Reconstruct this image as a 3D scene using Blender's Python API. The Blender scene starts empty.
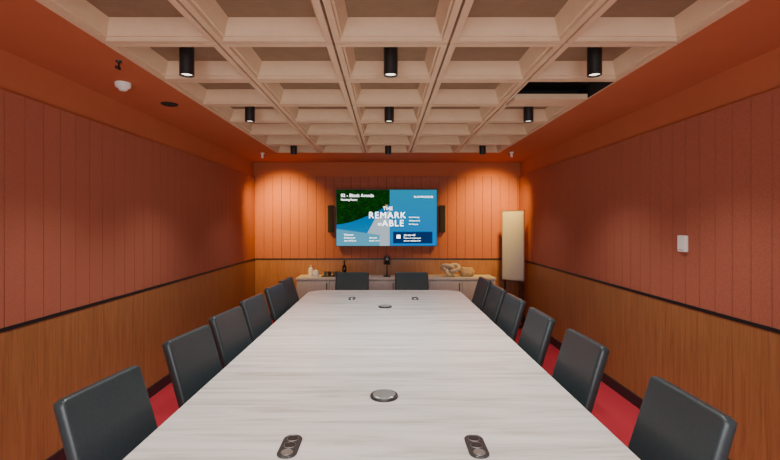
import bpy, bmesh, math, random
from mathutils import Vector, Matrix
random.seed(4)
S = bpy.context.scene
COL = S.collection

# ---------------------------------------------------------------- materials
def mat(name, color, rough=0.6, metal=0.0, emit=None, estr=1.0, spec=0.5):
    m = bpy.data.materials.new(name); m.use_nodes = True
    b = m.node_tree.nodes["Principled BSDF"]
    b.inputs["Base Color"].default_value = (*color, 1)
    b.inputs["Roughness"].default_value = rough
    b.inputs["Metallic"].default_value = metal
    b.inputs["Specular IOR Level"].default_value = spec
    if emit:
        b.inputs["Emission Color"].default_value = (*emit, 1)
        b.inputs["Emission Strength"].default_value = estr
    return m

def noisy(name, c1, c2, scale=(1,1,1), nscale=5, detail=6, rough=0.6, bump=0.0, lo=0.35, hi=0.65, spec=0.5, bscale=None, bdist=0.01):
    m = mat(name, c1, rough, spec=spec)
    nt = m.node_tree; N = nt.nodes; L = nt.links
    b = N["Principled BSDF"]
    tc = N.new("ShaderNodeTexCoord"); mp = N.new("ShaderNodeMapping")
    mp.inputs["Scale"].default_value = scale
    L.new(tc.outputs["Object"], mp.inputs["Vector"])
    n = N.new("ShaderNodeTexNoise"); n.inputs["Scale"].default_value = nscale
    n.inputs["Detail"].default_value = detail; n.inputs["Roughness"].default_value = 0.65
    L.new(mp.outputs["Vector"], n.inputs["Vector"])
    r = N.new("ShaderNodeValToRGB")
    r.color_ramp.elements[0].position = lo; r.color_ramp.elements[0].color = (*c1, 1)
    r.color_ramp.elements[1].position = hi; r.color_ramp.elements[1].color = (*c2, 1)
    L.new(n.outputs["Fac"], r.inputs["Fac"]); L.new(r.outputs["Color"], b.inputs["Base Color"])
    if bump:
        bn = N.new("ShaderNodeBump"); bn.inputs["Strength"].default_value = bump
        bn.inputs["Distance"].default_value = bdist
        src = n
        if bscale:
            src = N.new("ShaderNodeTexNoise"); src.inputs["Scale"].default_value = bscale
            L.new(mp.outputs["Vector"], src.inputs["Vector"])
        L.new(src.outputs["Fac"], bn.inputs["Height"]); L.new(bn.outputs["Normal"], b.inputs["Normal"])
    return m

M_felt = noisy("terracotta_felt", (0.33,0.108,0.066), (0.42,0.142,0.09), nscale=140, detail=3, rough=0.95, bump=0.25, spec=0.1, bdist=0.003)
M_gap = mat("groove_dark", (0.045,0.014,0.010), 0.9, spec=0.1)
M_paint = noisy("terracotta_paint", (0.45,0.135,0.064), (0.47,0.142,0.068), nscale=3, rough=0.85, spec=0.15)
M_black = mat("black_metal", (0.012,0.012,0.013), 0.45)
M_blackmat = mat("black_matte", (0.01,0.009,0.009), 0.8)
M_base = mat("baseboard_dark", (0.03,0.012,0.014), 0.6)
M_carpet = noisy("red_carpet", (0.36,0.026,0.04), (0.52,0.048,0.07), nscale=160, detail=4, rough=1.0, bump=0.5, spec=0.05, bdist=0.005)
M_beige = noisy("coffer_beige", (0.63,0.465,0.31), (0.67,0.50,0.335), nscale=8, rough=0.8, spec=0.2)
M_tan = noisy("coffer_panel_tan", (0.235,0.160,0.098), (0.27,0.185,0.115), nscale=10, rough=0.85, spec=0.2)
M_leather = noisy("slate_leather", (0.026,0.041,0.048), (0.034,0.052,0.060), nscale=60, detail=5, rough=0.34, bump=0.12, bdist=0.002)
M_white = mat("white_plastic", (0.8,0.8,0.78), 0.4)
M_steel = mat("brushed_steel", (0.42,0.44,0.43), 0.35, 0.9)
M_dgrey = mat("dark_grey_plastic", (0.03,0.032,0.035), 0.35)
M_board = mat("whiteboard_gloss", (0.45,0.45,0.45), 0.12)
M_alu = mat("aluminium", (0.6,0.6,0.6), 0.3, 0.9)
M_ceram = mat("ceramic_white", (0.8,0.78,0.72), 0.3)
M_bottle = mat("dark_glass", (0.02,0.012,0.01), 0.1)
M_wicker = noisy("wicker", (0.42,0.27,0.15), (0.62,0.45,0.28), nscale=50, rough=0.8, bump=0.5)
M_rope = noisy("stone_knot", (0.42,0.34,0.26), (0.55,0.46,0.37), nscale=30, rough=0.8, bump=0.3)
M_cab = noisy("cabinet_grey", (0.50,0.47,0.43), (0.56,0.53,0.49), scale=(12,1,1), nscale=4, rough=0.5)
M_lens = mat("lamp_lens", (1,0.9,0.75), 0.3, emit=(1,0.88,0.7), estr=3)

def wood_mat(name, cols, scale, nscale, rough, bump=0.05, fine=None):
    m = mat(name, cols[0], rough)
    nt = m.node_tree; N = nt.nodes; L = nt.links; b = N["Principled BSDF"]
    tc = N.new("ShaderNodeTexCoord"); mp = N.new("ShaderNodeMapping"); mp.inputs["Scale"].default_value = scale
    L.new(tc.outputs["Object"], mp.inputs["Vector"])
    n = N.new("ShaderNodeTexNoise"); n.inputs["Scale"].default_value = nscale; n.inputs["Detail"].default_value = 8
    n.inputs["Roughness"].default_value = 0.7; n.inputs["Distortion"].default_value = 0.6
    L.new(mp.outputs["Vector"], n.inputs["Vector"])
    r = N.new("ShaderNodeValToRGB"); e = r.color_ramp.elements
    e[0].position = 0.3; e[0].color = (*cols[0],1); e[1].position = 0.7; e[1].color = (*cols[2],1)
    k = e.new(0.5); k.color = (*cols[1],1)
    L.new(n.outputs["Fac"], r.inputs["Fac"]); L.new(r.outputs["Color"], b.inputs["Base Color"])
    bn = N.new("ShaderNodeBump"); bn.inputs["Strength"].default_value = bump; bn.inputs["Distance"].default_value = 0.004
    L.new(n.outputs["Fac"], bn.inputs["Height"]); L.new(bn.outputs["Normal"], b.inputs["Normal"])
    return m
M_wood = wood_mat("wainscot_wood", [(0.22,0.090,0.032),(0.32,0.135,0.050),(0.40,0.178,0.07)], (14,14,0.7), 3.0, 0.45)
M_table = wood_mat("washed_oak_laminate", [(0.38,0.36,0.335),(0.64,0.625,0.60),(0.77,0.755,0.735)], (0.4,6,6), 2.4, 0.34, 0.03)

# ---------------------------------------------------------------- helpers
def finish(bm, name, mats, parent=None, smooth=False, bevel=0, angle=None):
    me = bpy.data.meshes.new(name); bm.normal_update(); bm.to_mesh(me); bm.free()
    if not isinstance(mats, (list, tuple)): mats = [mats]
    for m in mats: me.materials.append(m)
    o = bpy.data.objects.new(name, me); COL.objects.link(o)
    if smooth:
        for p in me.polygons: p.use_smooth = True
    if bevel:
        md = o.modifiers.new("bevel", "BEVEL"); md.width = bevel; md.segments = 3; md.limit_method = 'ANGLE'
    if parent: o.parent = parent
    return o

def addbox(bm, a, b, mi=0):
    r = bmesh.ops.create_cube(bm, size=1)
    c = [(a[i]+b[i])/2 for i in range(3)]; s = [abs(b[i]-a[i]) for i in range(3)]
    for v in r["verts"]:
        v.co = Vector((v.co.x*s[0]+c[0], v.co.y*s[1]+c[1], v.co.z*s[2]+c[2]))
    for f in set(f for v in r["verts"] for f in v.link_faces): f.material_index = mi

def box(name, a, b, m, parent=None, bevel=0):
    bm = bmesh.new(); addbox(bm, a, b); return finish(bm, name, m, parent, bevel=bevel)

def lathe(bm, prof, c=(0,0,0), seg=32, mi=0):
    """prof list (r,z) bottom->top"""
    rings = []
    for r, z in prof:
        if r < 1e-6: rings.append([bm.verts.new((c[0], c[1], c[2]+z))])
        else: rings.append([bm.verts.new((c[0]+r*math.cos(2*math.pi*i/seg), c[1]+r*math.sin(2*math.pi*i/seg), c[2]+z)) for i in range(seg)])
    for A, B in zip(rings[:-1], rings[1:]):
        for i in range(seg):
            j = (i+1) % seg
            if len(A) == 1 and len(B) == 1: continue
            if len(A) == 1: f = bm.faces.new((A[0], B[j], B[i]))
            elif len(B) == 1: f = bm.faces.new((A[i], A[j], B[0]))
            else: f = bm.faces.new((A[i], A[j], B[j], B[i]))
            f.material_index = mi; f.smooth = True

def lathe_obj(name, prof, loc, m, parent=None, seg=32):
    bm = bmesh.new(); lathe(bm, prof, (0,0,0), seg)
    bmesh.ops.recalc_face_normals(bm, faces=bm.faces)
    o = finish(bm, name, m, parent); o.location = loc
    md = o.modifiers.new("es", "EDGE_SPLIT"); md.split_angle = math.radians(35)
    return o

def empty(name, loc=(0,0,0), rz=0):
    e = bpy.data.objects.new(name, None); COL.objects.link(e); e.location = loc; e.rotation_euler = (0,0,rz)
    e.empty_display_size = 0.1
    return e

def rounded_prism(bm, x0, x1, y0, y1, r, z0, z1, seg=10, bev=0.006):
    pts = []
    for cx, cy, a0 in ((x1-r,y1-r,0),(x0+r,y1-r,90),(x0+r,y0+r,180),(x1-r,y0+r,270)):
        for i in range(seg+1):
            a = math.radians(a0+90*i/seg); pts.append((cx, cy, math.cos(a), math.sin(a)))
    def ring(z, d): return [bm.verts.new((cx+(r-d)*c, cy+(r-d)*s, z)) for cx, cy, c, s in pts]
    rs = [ring(z0, bev), ring(z0+bev, 0), ring(z1-bev, 0), ring(z1, bev)]
    n = len(pts)
    for A, B in zip(rs[:-1], rs[1:]):
        for i in range(n): bm.faces.new((A[i], A[(i+1)%n], B[(i+1)%n], B[i]))
    bm.faces.new(rs[-1]); bm.faces.new(rs[0][::-1])

# ---------------------------------------------------------------- dimensions
XL, XR, YB, YR = -2.28, 2.305, 7.57, -1.9
HC = 2.70; PT = 2.455; DADO = 1.04
CAMZ = 1.675
GX, CW = 0.03, 0.656
GX0, GX1 = GX-2.5*CW, GX+2.5*CW
GY_ref = 2.505; NR0 = -5; NR1 = 6
GY0, GY1 = GY_ref+NR0*CW, GY_ref+NR1*CW

# ---------------------------------------------------------------- shell
box("floor", (XL-0.1,YR-0.1,-0.1), (XR+0.1,YB+0.1,0), M_carpet)
wl = box("wall_left", (XL-0.12,YR-0.1,0), (XL,YB,HC+0.3), M_paint)
wr = box("wall_right", (XR,YR-0.1,0), (XR+0.12,YB,HC+0.3), M_paint)
wb = box("wall_back", (XL-0.12,YB,0), (XR+0.12,YB+0.12,HC+0.3), M_paint)
# rear wall (behind the camera) with a big window
bm = bmesh.new()
WX0, WX1, WZ0, WZ1 = -1.9, 1.9, 0.5, 2.4
addbox(bm, (XL,YR-0.1,0), (XR,YR,WZ0)); addbox(bm, (XL,YR-0.1,WZ1), (XR,YR,HC+0.3))
addbox(bm, (XL,YR-0.1,WZ0), (WX0,YR,WZ1)); addbox(bm, (WX1,YR-0.1,WZ0), (XR,YR,WZ1))
wrr = finish(bm, "wall_rear", M_paint)
bm = bmesh.new()
for x in (WX0, -0.65, 0.6, WX1-0.05): addbox(bm, (x,YR-0.08,WZ0), (x+0.05,YR-0.02,WZ1))
addbox(bm, (WX0,YR-0.08,WZ0), (WX1,YR-0.02,WZ0+0.05)); addbox(bm, (WX0,YR-0.08,WZ1-0.05), (WX1,YR-0.02,WZ1))
finish(bm, "window_1", M_black)

# ceiling strips around coffer field
bm = bmesh.new()
addbox(bm, (XL,YR,HC), (GX0,YB,HC+0.12)); addbox(bm, (GX1,YR,HC), (XR,YB,HC+0.12))
addbox(bm, (GX0,GY1,HC), (GX1,YB,HC+0.12)); addbox(bm, (GX0,YR,HC), (GX1,GY0,HC+0.12))
ceil = finish(bm, "ceiling", M_paint)

# coffer grid
def frame_ring(bm, A, B, mi):
    n = len(A)
    for i in range(n):
        f = bm.faces.new((A[i], A[(i+1)%n], B[(i+1)%n], B[i])); f.material_index = mi
def rect(bm, x0, x1, y0, y1, z): return [bm.verts.new(p) for p in ((x0,y0,z),(x1,y0,z),(x1,y1,z),(x0,y1,z))]
bm = bmesh.new()
HB = HC-0.012
for r in range(NR0, NR1):
    for c in range(5):
        x0 = GX0+c*CW; x1 = x0+CW; y0 = GY_ref+r*CW; y1 = y0+CW
        g = 0.007
        void = (c == 4 and r == 1)
        o0 = rect(bm, x0+g, x1-g, y0+g, y1-g, HC+0.10)
        o1 = rect(bm, x0+g, x1-g, y0+g, y1-g, HB)
        if void:
            # missing coffer: dark plenum with a flat lift-out tile at the far half
            i1 = rect(bm, x0+0.02, x1-0.02, y0+0.02, y1-0.02, HB)
            i2 = rect(bm, x0+0.02, x1-0.02, y0+0.02, y1-0.02, HC+0.11)
            frame_ring(bm, o0, o1, 0); frame_ring(bm, o1, i1, 0); frame_ring(bm, i1, i2, 2)
            f = bm.faces.new(i2); f.material_index = 2
            addbox(bm, (x0+0.03, y0+0.42, HB-0.01), (x1-0.03, y1-0.03, HB+0.03), 0)
            continue
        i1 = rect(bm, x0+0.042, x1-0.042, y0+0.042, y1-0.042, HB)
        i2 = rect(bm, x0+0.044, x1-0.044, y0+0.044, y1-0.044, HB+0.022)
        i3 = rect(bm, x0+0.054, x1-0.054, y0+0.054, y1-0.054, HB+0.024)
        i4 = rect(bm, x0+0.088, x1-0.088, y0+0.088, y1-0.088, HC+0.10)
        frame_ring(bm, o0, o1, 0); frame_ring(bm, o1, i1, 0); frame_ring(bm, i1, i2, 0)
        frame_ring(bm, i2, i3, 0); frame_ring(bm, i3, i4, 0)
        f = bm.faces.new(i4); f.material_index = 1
addbox(bm, (GX0,GY0,HC+0.112), (GX1,GY1,HC+0.15), 2)
finish(bm, "ceiling_coffer_grid", [M_beige, M_tan, M_blackmat])

# wall cladding
def cladding(axis, wallpos, sign, a0, a1, parent, tag):
    bmf = bmesh.new(); bmb = bmesh.new(); bmw = bmesh.new()
    def bx(bm, s0, s1, d0, d1, z0, z1):
        p, q = wallpos+sign*d0, wallpos+sign*d1
        if axis == 'y': addbox(bm, (min(p,q), s0, z0), (max(p,q), s1, z1))
        else: addbox(bm, (s0, min(p,q), z0), (s1, max(p,q), z1))
    s = a0; k = 0
    while s < a1-0.01:
        e = min(s+0.15, a1)
        bx(bmf, s+0.0025, e-0.0025, 0.006, 0.024, DADO+0.012, PT)
        s = e; k += 1
    bx(bmb, a0, a1, 0.0, 0.006, DADO, PT)
    s = a0
    while s < a1-0.01:
        e = min(s+1.2, a1)
        bx(bmw, s+0.001, e-0.001, 0.0, 0.024, 0.0, DADO-0.012); s = e
    finish(bmf, "felt_boards", M_felt, parent); finish(bmb, "groove_backing", M_gap, parent)
    finish(bmw, "wood_wainscot", M_wood, parent)
    bt = bmesh.new(); bx(bt, a0, a1, 0.0, 0.030, DADO-0.012, DADO+0.012); finish(bt, "trim_"+tag, M_black)
    bt = bmesh.new(); bx(bt, a0, a1, 0.024, 0.038, 0.0, 0.10)
    finish(bt, "baseboard_"+{"1":"left","2":"right","3":"back"}[tag], M_base)
cladding('y', XL, 1, YR, YB, wl, "1")
cladding('y', XR, -1, YR, YB, wr, "2")
cladding('x', YB, -1, XL+0.038, XR-0.038, wb, "3")

# ---------------------------------------------------------------- conference table
TX0, TX1, TY0, TY1 = -1.03, 0.995, 1.12, 5.985
tb = empty("conference_table", (0,0,0))
bm = bmesh.new(); rounded_prism(bm, TX0, TX1, TY0, TY1, 0.24, 0.71, 0.75, 14, 0.005)
finish(bm, "table_top", M_table, tb)
for i, y in enumerate((2.1, 4.55)):
    box("pedestal_%d"%(i+1), (-0.32,y-0.05,0.0), (0.29,y+0.55,0.71), M_cab, tb, 0.01)
box("spine_beam", (-0.1,2.5,0.5), (0.08,4.7,0.69), M_black, tb)

def disc(x, y):
    e = empty("table_cable_grommet", (x, y, 0.75))
    lathe_obj("rim", [(0,0),(0.072,0),(0.075,0.004),(0.072,0.012),(0.066,0.014),(0.064,0.011),(0,0.011)], (0,0,0), M_dgrey, e, 48)
    lathe_obj("cap", [(0.062,0.011),(0.062,0.014),(0.058,0.017),(0,0.018)], (0,0,0), M_steel, e, 48)
disc(-0.01, 2.33); disc(-0.01, 4.79)

def power(x, y):
    e = empty("table_power_outlet", (x, y, 0.75))
    bm = bmesh.new(); rounded_prism(bm, -0.04, 0.04, -0.092, 0.092, 0.036, 0, 0.007, 8, 0.002)
    finish(bm, "plate", M_dgrey, e)
    for k, dy in enumerate((-0.056, 0, 0.056)):
        lathe_obj("socket_%d"%(k+1), [(0,0.007),(0.022,0.007),(0.022,0.009),(0.0,0.009)], (0,dy,0), M_black if k else M_steel, e, 24)
        lathe_obj("socket_ring_%d"%(k+1), [(0.022,0.007),(0.0235,0.0095),(0.025,0.007)], (0,dy,0), M_steel, e, 24)
for x, y in ((-0.395,1.81),(0.372,1.81),(-0.41,5.3),(0.35,5.3)): power(x, y)

# ---------------------------------------------------------------- chairs
def slab_mesh(name, w, h, t, r, e, bend=0.0, puff=0.0, taper=0.0):
    """cushion: width along Y, height along Z, thickness along X; origin centre of bottom edge"""
    def coords(L):
        s = set()
        for i in range(7): s.add(round(L/2-e*(1-math.cos(math.pi/2*i/6)),5))
        s.add(round(L/2-r,5))
        for i in range(5): s.add(round((L/2-r)*i/4,5))
        s.add(round(L/2-r*0.75,5))
        s = sorted(s); return [-v for v in s[::-1] if v > 1e-6]+s
    Y = coords(w); Z = coords(h)
    bm = bmesh.new(); F = {}; B = {}
    for i, y in enumerate(Y):
        for j, z in enumerate(Z):
            d = min(w/2-abs(y), h/2-abs(z)); q = max(0, min(1, d/e))
            th = t/2*math.sqrt(max(0, 1-(1-q)**2))
            pf = puff*(1-(2*y/w)**2)*(1-(2*z/h)**2)
            px, pz = y, z
            dx, dz = (abs(y)-(w/2-r))/r, (abs(z)-(h/2-r))/r
            if dx > 0 and dz > 0:
                nx, nz = dx*math.sqrt(1-dz*dz/2), dz*math.sqrt(1-dx*dx/2)
                px = math.copysign(w/2-r+nx*r, y); pz = math.copysign(h/2-r+nz*r, z)
            px *= 1-taper*(pz/h+0.5)
            off = bend*(2*px/w)**2
            zz = pz+h/2
            if d < 1e-5:
                F[i,j] = B[i,j] = bm.verts.new((off, px, zz))
            else:
                F[i,j] = bm.verts.new((off+th+pf, px, zz)); B[i,j] = bm.verts.new((off-th-pf*0.4, px, zz))
    for i in range(len(Y)-1):
        for j in range(len(Z)-1):
            bm.faces.new((F[i,j],F[i+1,j],F[i+1,j+1],F[i,j+1]))
            q = (B[i,j+1],B[i+1,j+1],B[i+1,j],B[i,j])
            if len(set(q) | {F[i,j],F[i+1,j],F[i+1,j+1],F[i,j+1]}) > 4: bm.faces.new(q)
    bmesh.ops.recalc_face_normals(bm, faces=bm.faces)
    me = bpy.data.meshes.new(name); bm.to_mesh(me); bm.free()
    for p in me.polygons: p.use_smooth = True
    me.materials.append(M_leather)
    return me
ME_back = slab_mesh("chair_back_mesh", 0.48, 0.54, 0.055, 0.035, 0.018, bend=0.010, puff=0.009, taper=0.03)
ME_seat = slab_mesh("chair_seat_mesh", 0.45, 0.43, 0.085, 0.05, 0.035, puff=0.008)
def leg_mesh():
    bm = bmesh.new()
    for sx, sy in ((0.19,0.19),(0.19,-0.19),(-0.19,0.19),(-0.19,-0.19)):
        ring = []
        for z, k, r in ((0.0,1.08,0.011),(0.41,0.95,0.017)):
            ring.append([bm.verts.new((sx*k+r*a, sy*k+r*b, z)) for a, b in ((-1,-1),(1,-1),(1,1),(-1,1))])
        for i in range(4): bm.faces.new((ring[0][i],ring[0][(i+1)%4],ring[1][(i+1)%4],ring[1][i]))
        bm.faces.new(ring[0][::-1]); bm.faces.new(ring[1])
    addbox(bm, (-0.20,-0.20,0.385), (0.20,0.20,0.41))
    for sy in (-0.16, 0.16): addbox(bm, (-0.235,sy-0.012,0.39), (-0.19,sy+0.012,0.52))
    me = bpy.data.meshes.new("chair_frame_mesh"); bm.normal_update(); bm.to_mesh(me); bm.free(); me.materials.append(M_black)
    return me
ME_leg = leg_mesh()
REC = math.radians(17)
def chair(x, y, rz):
    e = empty("conference_chair", (x, y, 0), rz)
    o = bpy.data.objects.new("seat", ME_seat); COL.objects.link(o); o.parent = e
    o.rotation_euler = (0, -math.radians(90), 0); o.location = (0.215, 0, 0.455)
    o = bpy.data.objects.new("backrest", ME_back); COL.objects.link(o); o.parent = e
    o.rotation_euler = (0, -REC, 0); o.location = (-0.225, 0, 0.448)
    o = bpy.data.objects.new("frame", ME_leg); COL.objects.link(o); o.parent = e
D = math.radians
LC = [(1.92,-0.905,-7),(2.77,-0.905,-8),(3.44,-0.90,-7),(4.13,-0.90,-6),(4.87,-0.885,-7),(5.50,-0.89,-3)]
RC = [(1.81,0.875,0),(2.70,0.865,2),(3.45,0.85,0),(4.17,0.86,2),(4.80,0.86,1),(5.50,0.875,2)]
for y, x, a in LC: chair(x, y, D(a))
for y, x, a in RC: chair(x, y, D(180+a))
chair(-0.475, 5.84, D(-90)); chair(0.36, 5.84, D(-90))

# ---------------------------------------------------------------- credenza
CX0, CX1, CY0, CY1, CH = -1.45, 1.77, 7.06, YB-0.042, 0.775
cr = empty("credenza", (0,0,0))
box("carcass", (CX0+0.01,CY0+0.03,0.08), (CX1-0.01,CY1,CH-0.03), M_cab, cr)
box("worktop", (CX0,CY0,CH-0.03), (CX1,CY1,CH), M_cab, cr, 0.003)
box("plinth", (CX0+0.04,CY0+0.07,0.0), (CX1-0.04,CY1,0.08), M_blackmat, cr)
n = 6; wdt = (CX1-CX0-0.02)/n
for i in range(n):
    a = CX0+0.01+i*wdt
    box("door_leaf_%d"%(i+1), (a+0.003,CY0+0.01,0.085), (a+wdt-0.003,CY0+0.03,CH-0.05), M_cab, cr, 0.002)
    box("pull_%d"%(i+1), (a+wdt-0.05,CY0-0.005,CH-0.2), (a+wdt-0.04,CY0+0.012,CH-0.08), M_black, cr)

# ---------------------------------------------------------------- TV
tvx0, tvx1, tvz0, tvz1, tvy = -0.848, 0.868, 1.262, 2.230, 7.44
tv = empty("wall_television", (0, tvy, 0))
box("body", (tvx0,0.0,tvz0), (tvx1,0.06,tvz1), M_dgrey, tv, 0.004)
box("wall_mount", (-0.25,0.06,1.55), (0.25,YB-0.024-tvy,1.95), M_black, tv)
m = bpy.data.materials.new("tv_screen_content"); m.use_nodes = True
nt = m.node_tree; N = nt.nodes; L = nt.links
b = N["Principled BSDF"]; b.inputs["Base Color"].default_value = (0.0,0.0,0.0,1); b.inputs["Roughness"].default_value = 0.6; b.inputs["Specular IOR Level"].default_value = 0.05
tc = N.new("ShaderNodeTexCoord"); sp = N.new("ShaderNodeSeparateXYZ"); L.new(tc.outputs["UV"], sp.inputs[0])
def mth(op, a, bb, c=None):
    n = N.new("ShaderNodeMath"); n.operation = op
    for i, v in enumerate((a, bb, c)):
        if v is None: continue
        if isinstance(v, (int, float)): n.inputs[i].default_value = v
        else: L.new(v, n.inputs[i])
    return n.outputs[0]
def mix(f, a, bb):
    n = N.new("ShaderNodeMix"); n.data_type = 'RGBA'
    L.new(f, n.inputs[0])
    for i, v in ((6, a), (7, bb)):
        if isinstance(v, tuple): n.inputs[i].default_value = (*v, 1)
        else: L.new(v, n.inputs[i])
    return n.outputs[2]
U, V = sp.outputs[0], sp.outputs[1]
right = mix(V, (0.0,0.22,0.66), (0.0,0.30,0.52))
sky = mix(V, (0.0,0.26,0.60), (0.0,0.10,0.32))
wv = N.new("ShaderNodeTexNoise"); wv.inputs["Scale"].default_value = 16; wv.inputs["Distortion"].default_value = 2.0
wv.inputs["Detail"].default_value = 6; L.new(tc.outputs["UV"], wv.inputs["Vector"])
leaf = mix(mth('POWER', mth('MULTIPLY', wv.outputs["Fac"], 1.4), 3.0), (0.0,0.005,0.001), (0.005,0.085,0.003))
bound = mth('ADD', mth('MULTIPLY', mth('POWER', U, 1.6), 1.0), 0.38)
leafm = mth('GREATER_THAN', V, bound)
left = mix(leafm, sky, leaf)
bl = mth('GREATER_THAN', U, mth('MULTIPLY_ADD', V, 0.30, 0.24))
bl2 = mth('LESS_THAN', V, mth('MULTIPLY_ADD', U, 1.0, 0.10))
bld = mth('MULTIPLY', bl, bl2)
left = mix(bld, left, (0.50,0.62,0.70))
low = mth('MULTIPLY', mth('LESS_THAN', V, mth('MULTIPLY_ADD', U, -0.25, 0.30)), mth('LESS_THAN', U, 0.43))
left = mix(low, left, (0.10,0.42,0.62))
sc = mix(mth('GREATER_THAN', U, 0.53), left, right)
L.new(sc, b.inputs["Emission Color"]); b.inputs["Emission Strength"].default_value = 1.0
me = bpy.data.meshes.new("screen")
B_ = 0.012
me.from_pydata([(tvx0+B_,-0.003,tvz0+B_),(tvx1-B_,-0.003,tvz0+B_),(tvx1-B_,-0.003,tvz1-B_),(tvx0+B_,-0.003,tvz1-B_)], [], [(0,1,2,3)])
uv = me.uv_layers.new(name="UVMap")
for i, c in enumerate(((0,0),(1,0),(1,1),(0,1))): uv.data[i].uv = c
me.materials.append(m); o = bpy.data.objects.new("screen", me); COL.objects.link(o); o.parent = tv
M_txt = mat("screen_text_white", (0,0,0), 0.5, emit=(1,1,1), estr=4.0)
M_navy = mat("screen_navy", (0,0,0), 0.6, emit=(0.0,0.03,0.14), estr=1.0, spec=0.05)
M_hair = mat("screen_orange", (0,0,0), 0.5, emit=(0.7,0.3,0.08), estr=0.9)
def s2w(px, py): return (tvx0+px*(tvx1-tvx0), tvz1-py*(tvz1-tvz0))
def text(s, u, v, size, bold=0.0, align='LEFT', sp=1.0):
    cu = bpy.data.curves.new("txt", 'FONT'); cu.body = s; cu.size = size; cu.align_x = align; cu.offset = bold; cu.space_character = sp
    x, z = s2w(u, v)
    o = bpy.data.objects.new("tmp_text", cu); COL.objects.link(o)
    dg = bpy.context.evaluated_depsgraph_get(); me = bpy.data.meshes.new_from_object(o.evaluated_get(dg))
    bpy.data.objects.remove(o)
    o = bpy.data.objects.new("screen_text", me); COL.objects.link(o); o.parent = tv
    me.materials.clear(); me.materials.append(M_txt)
    o.location = (x, -0.006, z); o.rotation_euler = (math.pi/2, 0, 0)
text("THE", 0.56, 0.365, 0.085, 0.0, 'RIGHT', 1.1)
text("REMARK", 0.69, 0.505, 0.148, 0.0, 'RIGHT', 1.18)
text("ABLE", 0.67, 0.645, 0.148, 0.0, 'RIGHT', 1.18)
text("at", 0.45, 0.63, 0.08, 0.0, 'RIGHT')
text("02 - Block Arcade", 0.05, 0.135, 0.072, 0.0, sp=1.05)
text("Meeting Room", 0.05, 0.20, 0.046, 0.0)
text("PLAYGROUND", 0.77, 0.15, 0.044, 0.0, sp=1.15)
for s_, v_ in (("smart learning", 0.50), ("workspace hub", 0.56), ("for everyone", 0.62)): text(s_, 0.72, v_, 0.03)
def srect(name, u0, v0, u1, v1, mm, d=-0.005):
    x0, z0 = s2w(u0, v1); x1, z1 = s2w(u1, v0)
    me = bpy.data.meshes.new(name); me.from_pydata([(x0,d,z0),(x1,d,z0),(x1,d,z1),(x0,d,z1)], [], [(0,1,2,3)])
    me.materials.append(mm); o = bpy.data.objects.new(name, me); COL.objects.link(o); o.parent = tv
srect("screen_box", 0.565, 0.745, 0.95, 0.945, M_navy)
srect("screen_icon", 0.60, 0.80, 0.635, 0.86, M_txt, -0.0055)
text("Join the wifi", 0.67, 0.815, 0.04, 0.0); text("Password on the board", 0.67, 0.865, 0.03); text("ask our reception team", 0.67, 0.91, 0.03)
text("Welcome", 0.08, 0.81, 0.04); text("Building access", 0.08, 0.86, 0.032); text("open until 6 pm", 0.08, 0.91, 0.032)
text("Guest lifts", 0.33, 0.86, 0.032); text("Levels 1 to 4", 0.33, 0.91, 0.032)
srect("screen_figure", 0.485, 0.27, 0.51, 0.30, M_hair)

for sx in (-0.938, 0.958):
    e = empty("wall_speaker", (sx, 7.46, 0))
    box("cabinet", (-0.05,0,1.50), (0.05,YB-0.024-7.46,1.96), M_dgrey, e, 0.008)
    box("grille", (-0.042,-0.006,1.51), (0.042,0.0,1.95), M_blackmat, e, 0.004)

# ---------------------------------------------------------------- downlights
def spot(name, loc, power, angle, blend, color, rot=(0,0,0), size=0.04, parent=None):
    l = bpy.data.lights.new(name, 'SPOT'); l.energy = power; l.spot_size = math.radians(angle); l.spot_blend = blend
    l.color = color; l.shadow_soft_size = size
    o = bpy.data.objects.new(name, l); COL.objects.link(o); o.location = loc; o.rotation_euler = rot
    if parent: o.parent = parent
    return o
NEUT = (1.0, 0.94, 0.88)
zt = HC+0.10; zb = CAMZ+0.943
for r in (-2.5, 0.5, 2.5, 5.5):
    for c in (-2, 0, 2):
        x = GX+c*CW; y = GY_ref+r*CW
        e = empty("ceiling_downlight", (x, y, zb))
        h = zt-zb
        lathe_obj("housing", [(0.037,0.012),(0.040,0.0),(0.045,0.0),(0.045,h),(0,h)], (0,0,0), M_black, e, 32)
        lathe_obj("lens", [(0,0.012),(0.037,0.012)], (0,0,0), M_lens, e, 24)
        spot("bulb", (0,0,-0.005), 97 if r < 5 else 42, 108, 0.85, NEUT, parent=e)

# ceiling spots washing the back corners
for x, y in ((-1.84,6.55),(1.84,6.45)):
    e = empty("ceiling_spotlight", (x, y, HC))
    lathe_obj("base", [(0.03,-0.012),(0.032,-0.008),(0.032,0)], (0,0,0), M_white, e, 24)
    lathe_obj("head", [(0,-0.075),(0.014,-0.075),(0.018,-0.07),(0.018,-0.01),(0,-0.01)], (0,0,0), M_white, e, 24)
    sgn = 1 if x < 0 else -1
    t = Vector((sgn*0.10, YB-y, -0.95))
    q = t.to_track_quat('-Z', 'Y').to_euler()
    spot("bulb", (0,0.02,-0.09), 330, 84, 1.0, (1.0,0.58,0.10), rot=q, size=0.06, parent=e)

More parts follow.
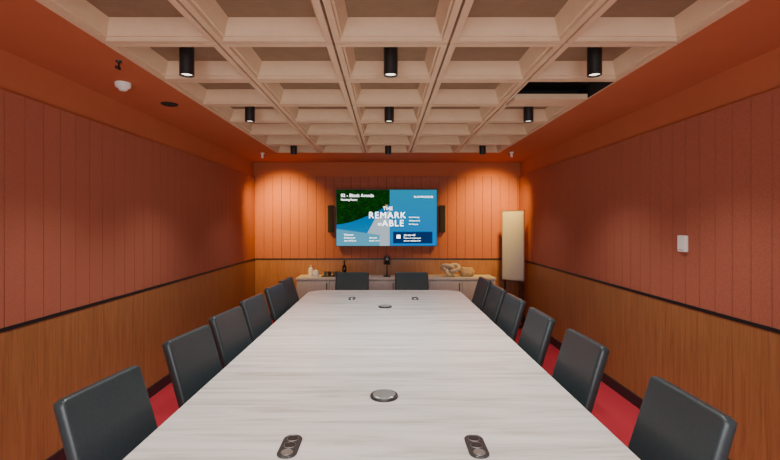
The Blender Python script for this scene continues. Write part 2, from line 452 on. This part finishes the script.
# ---------------------------------------------------------------- ceiling & wall devices
lathe_obj("smoke_detector", [(0,-0.055),(0.025,-0.055),(0.03,-0.045),(0.035,-0.04),(0.05,-0.032),(0.055,-0.012),(0.055,0)], (-1.94,3.245,HC), M_white)
lathe_obj("ceiling_speaker", [(0,-0.006),(0.055,-0.006),(0.062,-0.009),(0.068,-0.006),(0.07,0)], (-1.88,3.82,HC), M_blackmat)
e = empty("ceiling_sensor", (-1.70,2.80,HC))
lathe_obj("base", [(0,-0.01),(0.016,-0.01),(0.018,0)], (0,0,0), M_black, e, 16)
box("arm", (-0.004,-0.004,-0.045), (0.004,0.004,-0.008), M_black, e); box("head", (-0.008,-0.03,-0.055), (0.008,0.008,-0.04), M_black, e)
e = empty("wall_thermostat", (XR-0.024,3.36,1.51))
box("case", (-0.03,-0.045,-0.063), (0,0.045,0.063), M_white, e, 0.008)
box("lower_vent", (-0.031,-0.03,-0.05), (-0.029,0.03,-0.044), mat("thermostat_vent", (0.35,0.36,0.36), 0.4), e, 0.0)

# ---------------------------------------------------------------- flipchart whiteboard near the right corner
fb = empty("flipchart_whiteboard", (2.04, 7.06, 0), math.radians(-42))
bm = bmesh.new()
W2, z0, z1 = 0.19, 0.74, 1.86
for a, b_ in (((-W2,-0.012,z0),(-W2+0.012,0.012,z1)), ((W2-0.012,-0.012,z0),(W2,0.012,z1)), ((-W2,-0.012,z1-0.012),(W2,0.012,z1)), ((-W2,-0.012,z0),(W2,0.012,z0+0.012))):
    addbox(bm, a, b_)
finish(bm, "frame", M_alu, fb, bevel=0.003)
box("panel", (-W2+0.01,-0.008,z0+0.01), (W2-0.01,0.008,z1-0.01), M_board, fb)
box("pen_tray", (-W2,-0.05,z0-0.012), (W2,-0.012,z0), M_dgrey, fb, 0.003)
bm = bmesh.new()
for sx in (-1, 1):
    X = sx*(W2-0.04)
    addbox(bm, (X-0.012,0.012,0.04), (X+0.012,0.036,1.2))
    addbox(bm, (X-0.015,-0.10,0.02), (X+0.015,0.14,0.045))
    for yy in (-0.08, 0.12): addbox(bm, (X-0.01,yy-0.015,0.0), (X+0.01,yy+0.015,0.022))
finish(bm, "stand", M_dgrey, fb)

# ---------------------------------------------------------------- items on the credenza
T = CH
def item_x(px, y=7.3): return (px-386)*y/440
lathe_obj("pump_bottle", [(0,0),(0.035,0),(0.038,0.01),(0.038,0.12),(0.03,0.14),(0.012,0.15),(0.012,0.17),(0.02,0.175),(0.02,0.185),(0,0.187)], (item_x(311),7.28,T), M_ceram)
lathe_obj("ceramic_jar", [(0,0),(0.04,0),(0.052,0.03),(0.05,0.08),(0.04,0.1),(0.04,0.108),(0.012,0.115),(0.012,0.13),(0,0.132)], (item_x(317),7.18,T), M_ceram)
e = empty("cup_tray", (item_x(331),7.28,T))
bm = bmesh.new(); rounded_prism(bm, -0.15,0.15,-0.09,0.09,0.03,0,0.012,6,0.003); finish(bm, "tray", M_dgrey, e)
for k, (dx, dy) in enumerate(((-0.1,0.03),(-0.02,-0.03),(0.06,0.035),(0.11,-0.035))):
    lathe_obj("cup_%d"%(k+1), [(0,0.012),(0.024,0.012),(0.034,0.075),(0.036,0.08),(0.032,0.08),(0.022,0.02),(0,0.02)], (dx,dy,0), M_dgrey if k%2 else M_steel, e)
lathe_obj("dark_bottle", [(0,0),(0.034,0),(0.036,0.01),(0.036,0.13),(0.03,0.165),(0.013,0.19),(0.013,0.24),(0.016,0.243),(0.016,0.255),(0,0.256)], (item_x(344),7.36,T), M_bottle)
e = empty("conference_camera", (item_x(387),7.25,T))
lathe_obj("foot", [(0,0),(0.06,0),(0.06,0.01),(0.012,0.02),(0.009,0.2),(0,0.2)], (0,0,0), M_black, e)
lathe_obj("pan_base", [(0,0.2),(0.05,0.2),(0.055,0.21),(0.055,0.235),(0.03,0.25),(0,0.25)], (0,0,0), M_black, e)
bm = bmesh.new(); bmesh.ops.create_uvsphere(bm, u_segments=24, v_segments=16, radius=0.052)
for f in bm.faces: f.smooth = True
o = finish(bm, "head", M_black, e); o.location = (0,0,0.295); o.scale = (1,1,1.1)
o = lathe_obj("lens", [(0.0,0.0),(0.024,0.0),(0.026,0.015),(0,0.012)], (0,-0.048,0.297), M_dgrey, e); o.rotation_euler = (math.pi/2,0,0)
def tube(name, pts, r, m, cyc=True, parent=None):
    cu = bpy.data.curves.new(name, 'CURVE'); cu.dimensions = '3D'; cu.bevel_depth = r; cu.bevel_resolution = 5
    s = cu.splines.new('POLY'); s.points.add(len(pts)-1)
    for p, q in zip(s.points, pts): p.co = (*q, 1)
    s.use_cyclic_u = cyc; cu.materials.append(m); cu.use_fill_caps = True
    o = bpy.data.objects.new(name, cu); COL.objects.link(o)
    if parent: o.parent = parent
    return o
pts = []
for i in range(90):
    t = 2*math.pi*i/90
    pts.append((0.05*(math.sin(t)+2*math.sin(2*t)), 0.048*(-math.sin(3*t)), 0.032*(math.cos(t)-2*math.cos(2*t))))
zmin = min(p[2] for p in pts)-0.03
o = tube("knot_sculpture", [(p[0],p[1],p[2]-zmin) for p in pts], 0.03, M_rope); o.location = (item_x(450),7.25,T)
# low woven basket
e = empty("woven_basket", (item_x(467),7.30,T))
for k in range(7):
    z = 0.012+k*0.02; R = 0.085+0.03*math.sin(k/6*math.pi)
    tube("coil_%d"%(k+1), [(R*math.cos(2*math.pi*i/40), R*math.sin(2*math.pi*i/40), z+0.002*math.sin(i*3)) for i in range(40)], 0.012, M_wicker, True, e)
lathe_obj("bottom", [(0,0.0),(0.085,0.0),(0.085,0.01),(0,0.01)], (0,0,0), M_wicker, e)

# ---------------------------------------------------------------- daylight from the window behind
l = bpy.data.lights.new("window_daylight", 'AREA'); l.shape = 'RECTANGLE'; l.size = 3.6; l.size_y = 1.8
l.energy = 140; l.color = (1.0,0.98,0.96)
o = bpy.data.objects.new("window_daylight", l); COL.objects.link(o); o.location = (0,YR-0.25,1.45); o.rotation_euler = (math.radians(90),0,0)
w = bpy.data.worlds.new("World"); S.world = w; w.use_nodes = True
w.node_tree.nodes["Background"].inputs[0].default_value = (0.75,0.85,1,1); w.node_tree.nodes["Background"].inputs[1].default_value = 0.6

# ---------------------------------------------------------------- camera
cd = bpy.data.cameras.new("camera"); cam = bpy.data.objects.new("camera", cd); COL.objects.link(cam)
cam.location = (0,0,CAMZ); cam.rotation_euler = (math.radians(90),0,0)
cd.sensor_width = 36; cd.lens = 440/780*36; cd.shift_x = 4/780; cd.shift_y = -8/780
cd.clip_start = 0.02
S.camera = cam
